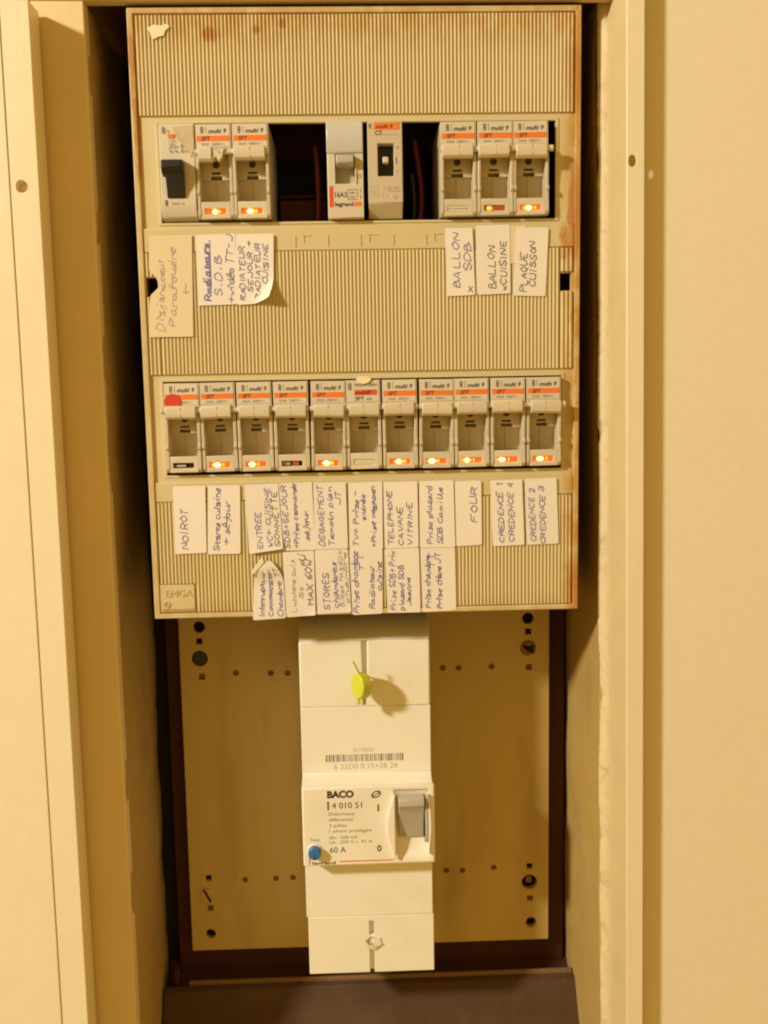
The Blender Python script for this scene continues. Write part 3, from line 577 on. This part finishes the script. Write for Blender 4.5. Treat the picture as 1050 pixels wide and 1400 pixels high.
# yellow seal hanging on its wire
se = empty('security_seal', (-4.5, -39.4, -22)); SO = (-4.5, -37, -12)
ax = Vector((-.80, .05, .60)).normalized(); c0 = Vector((-4.4, -38.5, 0))
b = B(); b.cyl(c0 - ax * 3.0, c0 + ax * 2.6, 6.0, 5.6, 32)
b.v = [(x, c0.y + (y - c0.y) * 1.22, z) for x, y, z in b.v]
sub(b, *SO).build('seal_body', 'seal', se, .8, 3)
b = B().box(-6.6, -4.6, -48.2, -44.0, -.8, 2.0).box(-3.6, -1.6, -49.4, -43.6, -3.5, -.8)
sub(b, *SO).build('seal_tab', 'seal', se, .5)
sub(B().tube([(-4.6, -32, 1), (-6.4, -28.2, 2.2), (-7.0, -26.2, 3.0), (-8.4, -24.4, 3.2)], .55), *SO).build('seal_tail', 'seal', se)
sub(B().tube([(-3, -32.5, -1), (-1.2, -34, -5), (-1.5, -36, -9), (-1.8, -37, -14)], .45).tube([(-2.4, -44.5, -2.5), (-.6, -45, -6), (-1.2, -41, -10), (-1.8, -39, -14)], .45), *SO).build('wire_loop', 'wire', se)
tag(se, 'yellow green plastic security seal wired to the white main switch', 'seal')

# ------------------------------------------------------------------ handwritten paper labels
LG = 'handwritten paper labels'
def paper(lab, bl, br, tr, tl, z, lines, curl=None, m='paper', seed=0, rad=.9, extra=None, thick=.08):
    z -= .22
    rg = random.Random(seed * 17 + 5); bl, br, tr, tl = map(Vector, (bl, br, tr, tl))
    wv = rg.uniform(.05, .22); ph = rg.uniform(0, 6)
    wmm, hmm = (br - bl).length, (tl - bl).length
    def P(s, t, dz=0):
        p = bl * (1 - s) * (1 - t) + br * s * (1 - t) + tr * s * t + tl * (1 - s) * t
        h = z + wv * (1 + math.sin(ph + 3.1 * t + 1.3 * s)) * .6; off = (0, 0)
        if curl:
            k = curl(s, t)
            if isinstance(k, tuple): h += k[0]; off = k[1]
            else: h += k
        return (p.x + off[0], p.y + off[1], h + dz)
    nu, nv = 10, 16; b = B()
    def rc(s, t):                                              # rounded corners
        x, y = s * wmm, t * hmm; cx = min(max(x, rad), wmm - rad); cy = min(max(y, rad), hmm - rad); dx, dy = x - cx, y - cy; d = math.hypot(dx, dy)
        if d > rad: x, y = cx + dx / d * rad, cy + dy / d * rad
        return x / wmm, y / hmm
    us = [0, rad * .5 / wmm] + [(rad + (wmm - 2 * rad) * i / (nu - 4)) / wmm for i in range(nu - 3)] + [1 - rad * .5 / wmm, 1]; us = sorted(us); nu = len(us) - 1
    vs2 = [0, rad * .5 / hmm] + [(rad + (hmm - 2 * rad) * i / (nv - 4)) / hmm for i in range(nv - 3)] + [1 - rad * .5 / hmm, 1]; vs2 = sorted(vs2); nv = len(vs2) - 1
    for layer in (0, -thick):
        for t in vs2:
            for s in us: b.v.append(P(*rc(s, t), layer))
    k = (nu + 1) * (nv + 1)
    for j in range(nv):
        for i in range(nu):
            f = (j * (nu + 1) + i, j * (nu + 1) + i + 1, (j + 1) * (nu + 1) + i + 1, (j + 1) * (nu + 1) + i); b.f += [f, tuple(a + k for a in f)[::-1]]
    edge = [i for i in range(nu + 1)] + [(j * (nu + 1) + nu) for j in range(1, nv + 1)] + [nv * (nu + 1) + i for i in range(nu - 1, -1, -1)] + [j * (nu + 1) for j in range(nv - 1, 0, -1)]
    for a, c in zip(edge, edge[1:] + edge[:1]): b.f.append((c, a, a + k, c + k))
    o = b.build('paper_label', m, None, smooth=60); tag(o, lab, 'label', LG)
    inks = {}
    for (txt, s0, t0, t1, h, ink) in lines:                   # text runs upwards; s0 is the baseline across the label
        jit = .42 if txt.upper() == txt else .34; h *= .9
        st, adv = strokes(txt, jit, rg); ka = (t1 - t0) * hmm / adv; kh = h / 6; drift = rg.uniform(-.02, .02)
        bb = inks.setdefault(ink, B()); hw = .21 if ink != 'penc' else .16
        for pts in st:
            zz = .07 + .012 * (len(bb.f) % 5)
            q = [((s0 * wmm - y * kh + drift * x * ka) / wmm, (t0 * hmm + x * ka) / hmm) for x, y in pts]
            for i in range(len(q) - 1):
                (s1, u1), (s2, u2) = q[i], q[i + 1]; dx, dy = (s2 - s1) * wmm, (u2 - u1) * hmm; L = math.hypot(dx, dy)
                if L < 1e-4: continue
                ex, ey = dx / L * hw * .6, dy / L * hw * .6; nx, ny = -dy / L * hw, dx / L * hw; zz += .004; vv = []
                for (a, c, g) in ((s1, u1, 1), (s1, u1, -1), (s2, u2, -1), (s2, u2, 1)):
                    sg = -1 if (a, c) == (s1, u1) else 1
                    vv.append(P(a + (nx * g + ex * sg) / wmm, c + (ny * g + ey * sg) / hmm, zz))
                bb.add(vv, [(3, 2, 1, 0) if (vv[1][0] - vv[0][0]) * (vv[2][1] - vv[1][1]) - (vv[1][1] - vv[0][1]) * (vv[2][0] - vv[1][0]) < 0 else (0, 1, 2, 3)])
    for ink, bb in inks.items(): bb.build('writing', ink, o, smooth=0)
    return o
def lab_rect(x0, x1, y0, y1, k=0): return (x0 + k, y0), (x1 + k, y0 + .1), (x1, y1 + .1), (x0, y1)

paper('long yellowed tape label with faint writing over the left slot', (-104.3, 141.5), (-83.1, 141.5), (-81.8, 190.3), (-102.7, 190.2), .25,
      [('Disjoncteur', .34, .06, .76, 4.2, 'penc'), ('Parafoudre', .62, .10, .88, 4.2, 'penc'), ('<', .93, .42, .50, 4.5, 'penc')], m='tape', seed=1, rad=.5,
      curl=lambda s, t: (0, (max(0, .30 - s) / .30 * 5.2 * max(0, 1 - ((t - .52) / .11) ** 2), 0)))
l2 = paper('white label with underlined blue heading beside the long tape label', (-80.0, 156.4), (-60.9, 156.8), (-60.8, 190.7), (-80.1, 190.2), .3,
      [('Radiateurs', .33, .06, .86, 3.6, 'blue'), ('Radiateurs', .35, .07, .86, 3.6, 'blue'), ('S.D.B', .62, .12, .70, 3.8, 'blue'), ('+vidéo TT-J', .92, .02, .96, 3.6, 'blue'), ('-', .44, .06, .86, 4.5, 'blue')], seed=2)
paper('label with a curled lower right corner casting a shadow on the ribs', (-61.1, 156.4), (-43.1, 157.2), (-42.1, 190.4), (-60.6, 190.3), .45,
      [('RADIATEUR', .24, .06, .82, 2.9, 'navy'), ('SEJOUR +', .44, .18, .88, 2.6, 'navy'), ('RADIATEUR', .64, .06, .86, 2.7, 'navy'), ('CUISINE', .84, .28, .84, 2.6, 'navy')], seed=3, rad=1.0,
      curl=lambda s, t: (13 * max(0, (s - t * 1.5 - .42)) ** 1.6 + .4 * s * (1 - t), (-4.2 * max(0, s - t * 1.5 - .42) ** 1.5, 5.0 * max(0, s - t * 1.5 - .42) ** 1.3)))
paper('label reading BALLON SDB under the unlit upper right fuse carrier', (42.3, 159.1), (56.4, 159.6), (55.2, 192.0), (41.6, 191.8), .3, [('BALLON', .48, .12, .92, 3.8, 'navy'), ('SDB', .88, .36, .78, 3.8, 'navy'), ('x', .92, .04, .14, 4.4, 'pen')], seed=4)
paper('label reading BALLON CUISINE, the middle of the upper right three', (57.5, 159.6), (73.9, 160.1), (73.6, 193.2), (56.7, 193.0), .3, [('BALLON', .56, .08, .70, 3.8, 'pen'), ('xCUISINE', .88, .05, .76, 3.5, 'pen')], seed=5)
paper('label reading PLAQUE CUISSON at the right end of the upper labels', (75.3, 159.0), (91.3, 158.4), (92.7, 191.5), (76.5, 192.1), .3, [('PLAQUE', .40, .06, .60, 3.4, 'pen'), ('CUISSON', .66, .14, .78, 3.3, 'pen')], seed=6)
paper('leftmost lower label with one short word in capitals', (-96.5, 33.2), (-80.8, 33.6), (-80.2, 67.7), (-96.4, 67.7), .3, [('NOIROT', .42, .07, .66, 3.8, 'navy')], seed=7)
paper('label reading stores cuisine + sejour, second from left in the lower row', (-80.3, 32.8), (-63.7, 32.8), (-62.8, 67.7), (-78.9, 67.7), .3, [('Stores cuisine', .36, .05, .96, 3.5, 'navy'), ('+ séjour', .66, .13, .76, 3.5, 'navy')], seed=8)
paper('label reading ENTREE WC CUISINE SONNETTE above the torn folded label', (-59.2, 32.7), (-42.2, 34.9), (-43.7, 68.1), (-60.6, 67.7), .62, [('ENTREE', .42, .05, .58, 3.0, 'blue'), ('WC+ CUISINE', .70, .05, .94, 3.0, 'blue'), ('SONNETTE', .93, .05, .86, 3.0, 'pen')], seed=9,
      curl=lambda s, t: .9 * max(0, .2 - t) / .2)
paper('label reading SDB SEJOUR prise commande above the MAX 60W label', (-42.6, 33.8), (-25.7, 33.8), (-26.7, 68.5), (-43.4, 68.1), .3, [('SDB+SEJOUR', .24, .03, .96, 2.9, 'blue'), ('+Prise commande', .52, .03, .98, 2.7, 'navy'), ('séjour', .82, .14, .58, 2.7, 'navy')], seed=10)
paper('label reading DEGAGEMENT above the STORES label', (-25.9, 34.2), (-9.3, 34.2), (-9.7, 68.1), (-26.1, 68.1), .5, [('DEGAGEMENT', .30, .05, .94, 3.0, 'blue'), ('Temoin plan', .58, .05, .93, 2.8, 'blue'), ('JT', .82, .66, .86, 2.9, 'navy')], seed=11)
paper('label reading TV + Prise in the middle of the lower row', (-8.5, 33.4), (8.5, 33.4), (8.7, 68.1), (-8.5, 67.7), .3, [('TV+ Prise -', .28, .05, .85, 3.0, 'blue'), ('entrée', .50, .44, .82, 2.5, 'blue'), ('+Prise vegapen', .80, .03, .93, 2.8, 'navy')], seed=12)
paper('label reading TELEPHONE above the Prise SDB label', (9.4, 33.8), (26.7, 34.1), (26.4, 67.8), (9.2, 67.8), .5, [('TELEPHONE', .26, .05, .86, 2.8, 'navy'), ('CAVANE', .54, .04, .62, 2.8, 'navy'), ('VITRINE', .84, .04, .66, 2.8, 'navy')], seed=13)
paper('label reading Prise placard SDB left of the FOUR label', (27.3, 33.8), (45.4, 33.7), (44.7, 68.1), (27.3, 67.8), .5, [('Prise placard', .36, .06, .90, 3.1, 'blue'), ('SDB Camille', .64, .06, .88, 3.0, 'navy')], seed=14)
paper('narrow label reading FOUR', (45.9, 34.1), (59.0, 34.6), (58.8, 67.5), (45.3, 67.4), .3, [('FOUR', .84, .36, .88, 3.6, 'navy')], seed=15)
paper('label reading CREDENCE 1 CREDENCE 4', (64.6, 33.7), (80.7, 34.1), (79.6, 67.8), (63.3, 67.4), .3, [('CREDENCE 1', .36, .05, .94, 3.0, 'navy'), ('CREDENCE 4', .70, .05, .95, 3.0, 'navy')], seed=16)
paper('label reading CREDENCE 2 CREDENCE 3 at the right end of the lower row', (81.9, 34.0), (98.4, 34.4), (97.1, 68.2), (80.8, 67.8), .3, [('CREDENCE 2', .30, .05, .84, 3.0, 'blue'), ('CREDENCE 3', .60, .01, .88, 3.0, 'blue')], seed=17)
def fold(s, t):
    k = max(0, t - .60) / .40
    return (2.2 * math.sin(k * 2.6) * (1 - .3 * s) + .8 * max(0, .5 - abs(s - .5)) * k, ((s - .35) * -8.5 * k ** 1.3, -3.5 * k ** 2))
paper('crumpled torn label with crossed out writing hanging at the bottom left', (-58.6, -1.8), (-41.8, -1.0), (-43.0, 32.3), (-56.7, 32.6), .35, [('Interrupteur', .34, .04, .74, 3.0, 'navy'), ('Commandes', .62, .04, .72, 3.0, 'blue'), ('-', .70, .04, .86, 6, 'blue'), ('Chambre TT', .92, .03, .82, 3.0, 'navy')], curl=fold, seed=18)
flap = B().pz([(-58.4, 24.0), (-52.6, 31.5), (-52.0, 28.4), (-55.6, 24.4), (-58.6, 21.8)], 2.4, 2.6).build('paper_flap', 'paper', bpy.data.objects['paper_label.017'] if 'paper_label.017' in bpy.data.objects else None)
paper('faded label reading MAX 60W between the torn label and the STORES label', (-41.4, -.7), (-26.6, .1), (-26.6, 33.6), (-42.6, 33.1), .3, [('Lumiere cuis', .34, .06, .86, 2.6, 'penc'), ('Se', .60, .28, .44, 2.4, 'penc'), ('dj', .66, .78, .94, 2.6, 'pen'), ('MAX 60W', .93, .16, .86, 3.4, 'pen')], seed=19,
      curl=lambda s, t: 2.5 * max(0, (s - t * 4 - .6)) ** 1.5)
paper('label reading STORES chambres', (-25.7, .5), (-8.3, 1.2), (-9.4, 34.0), (-26.3, 34.0), .3, [('STORES', .40, .06, .62, 3.8, 'navy'), ('chambres', .64, .08, .80, 3.2, 'blue'), ('Bidet MAX60W', .80, .10, .98, 2.4, 'penc'), ('chambre', .96, .14, .96, 2.6, 'penc')], seed=20, curl=lambda s, t: 1.6 * max(0, (s - t * 4 - .6)) ** 1.5)
paper('label reading Prise chambre Radiateur cuisine in the bottom row', (-7.7, -.3), (7.7, .1), (8.2, 33.6), (-8.7, 33.6), .3, [('Prise chambre', .22, .03, .96, 3.0, 'blue'), ('TT', .42, .66, .92, 2.8, 'navy'), ('Radiateur', .74, .08, .74, 2.9, 'blue'), ('cuisine', .96, .36, .80, 2.6, 'navy')], seed=21)
paper('label reading Prise SDB placard SDB in the bottom row', (10.3, .4), (27.2, .3), (26.8, 33.9), (9.4, 33.6), .3, [('Prise SDB+ Prix', .26, .04, .96, 3.0, 'blue'), ('placard SDB', .50, .04, .74, 2.8, 'blue'), ('Jeanne', .72, .10, .54, 2.6, 'navy')], seed=22)
paper('label with Prise chbre JT at the right end of the bottom row', (28.3, .3), (45.6, 1.0), (45.2, 33.6), (27.5, 33.6), .3, [('Prise chambre', .24, .06, .88, 3.0, 'blue'), ('TT', .38, .68, .90, 2.6, 'navy'), ('Prise chbre JT', .58, .04, .90, 3.0, 'navy')], seed=23)
sc_ = B().pz([(-99.2, 285.8), (-96, 287.4), (-92.5, 287.0), (-89.4, 288.0), (-88.2, 286.4), (-90.4, 284.6), (-91.2, 282.4), (-94.0, 281.8), (-96.0, 280.8), (-97.4, 282.4), (-97.8, 284.4)], -.15, .25).build('paper_scrap', 'scrap', None, .15)
tag(sc_, 'torn scrap of white paper stuck to the top left of the ribbed cover', 'scrap')
tp = B().pz([(68.6, 199.2), (79.4, 199.2), (79.4, 181.2), (68.8, 181.0)], -.7, -.14)
tp.v = [(x + 2.2, y - 6.5, z) for x, y, z in tp.v]
tp.build('yellow_strip', 'tape', None); tag(bpy.data.objects['yellow_strip'], 'strip of yellow tape showing between the two rightmost upper labels', 'tape')

yt = B().pz([(-3.4, 119.4), (-2.6, 117.6), (0, 116.8), (2.6, 117.4), (4.2, 119.2), (3.0, 120.4), (-2.4, 120.6)], 2.75, 3.0).build('yellow_strip', 'scrap', None, .1)  # small pale yellow piece at the top edge of the lower window
tag(yt, 'small pale piece above the fuse carrier with the red maker sticker', 'tape')
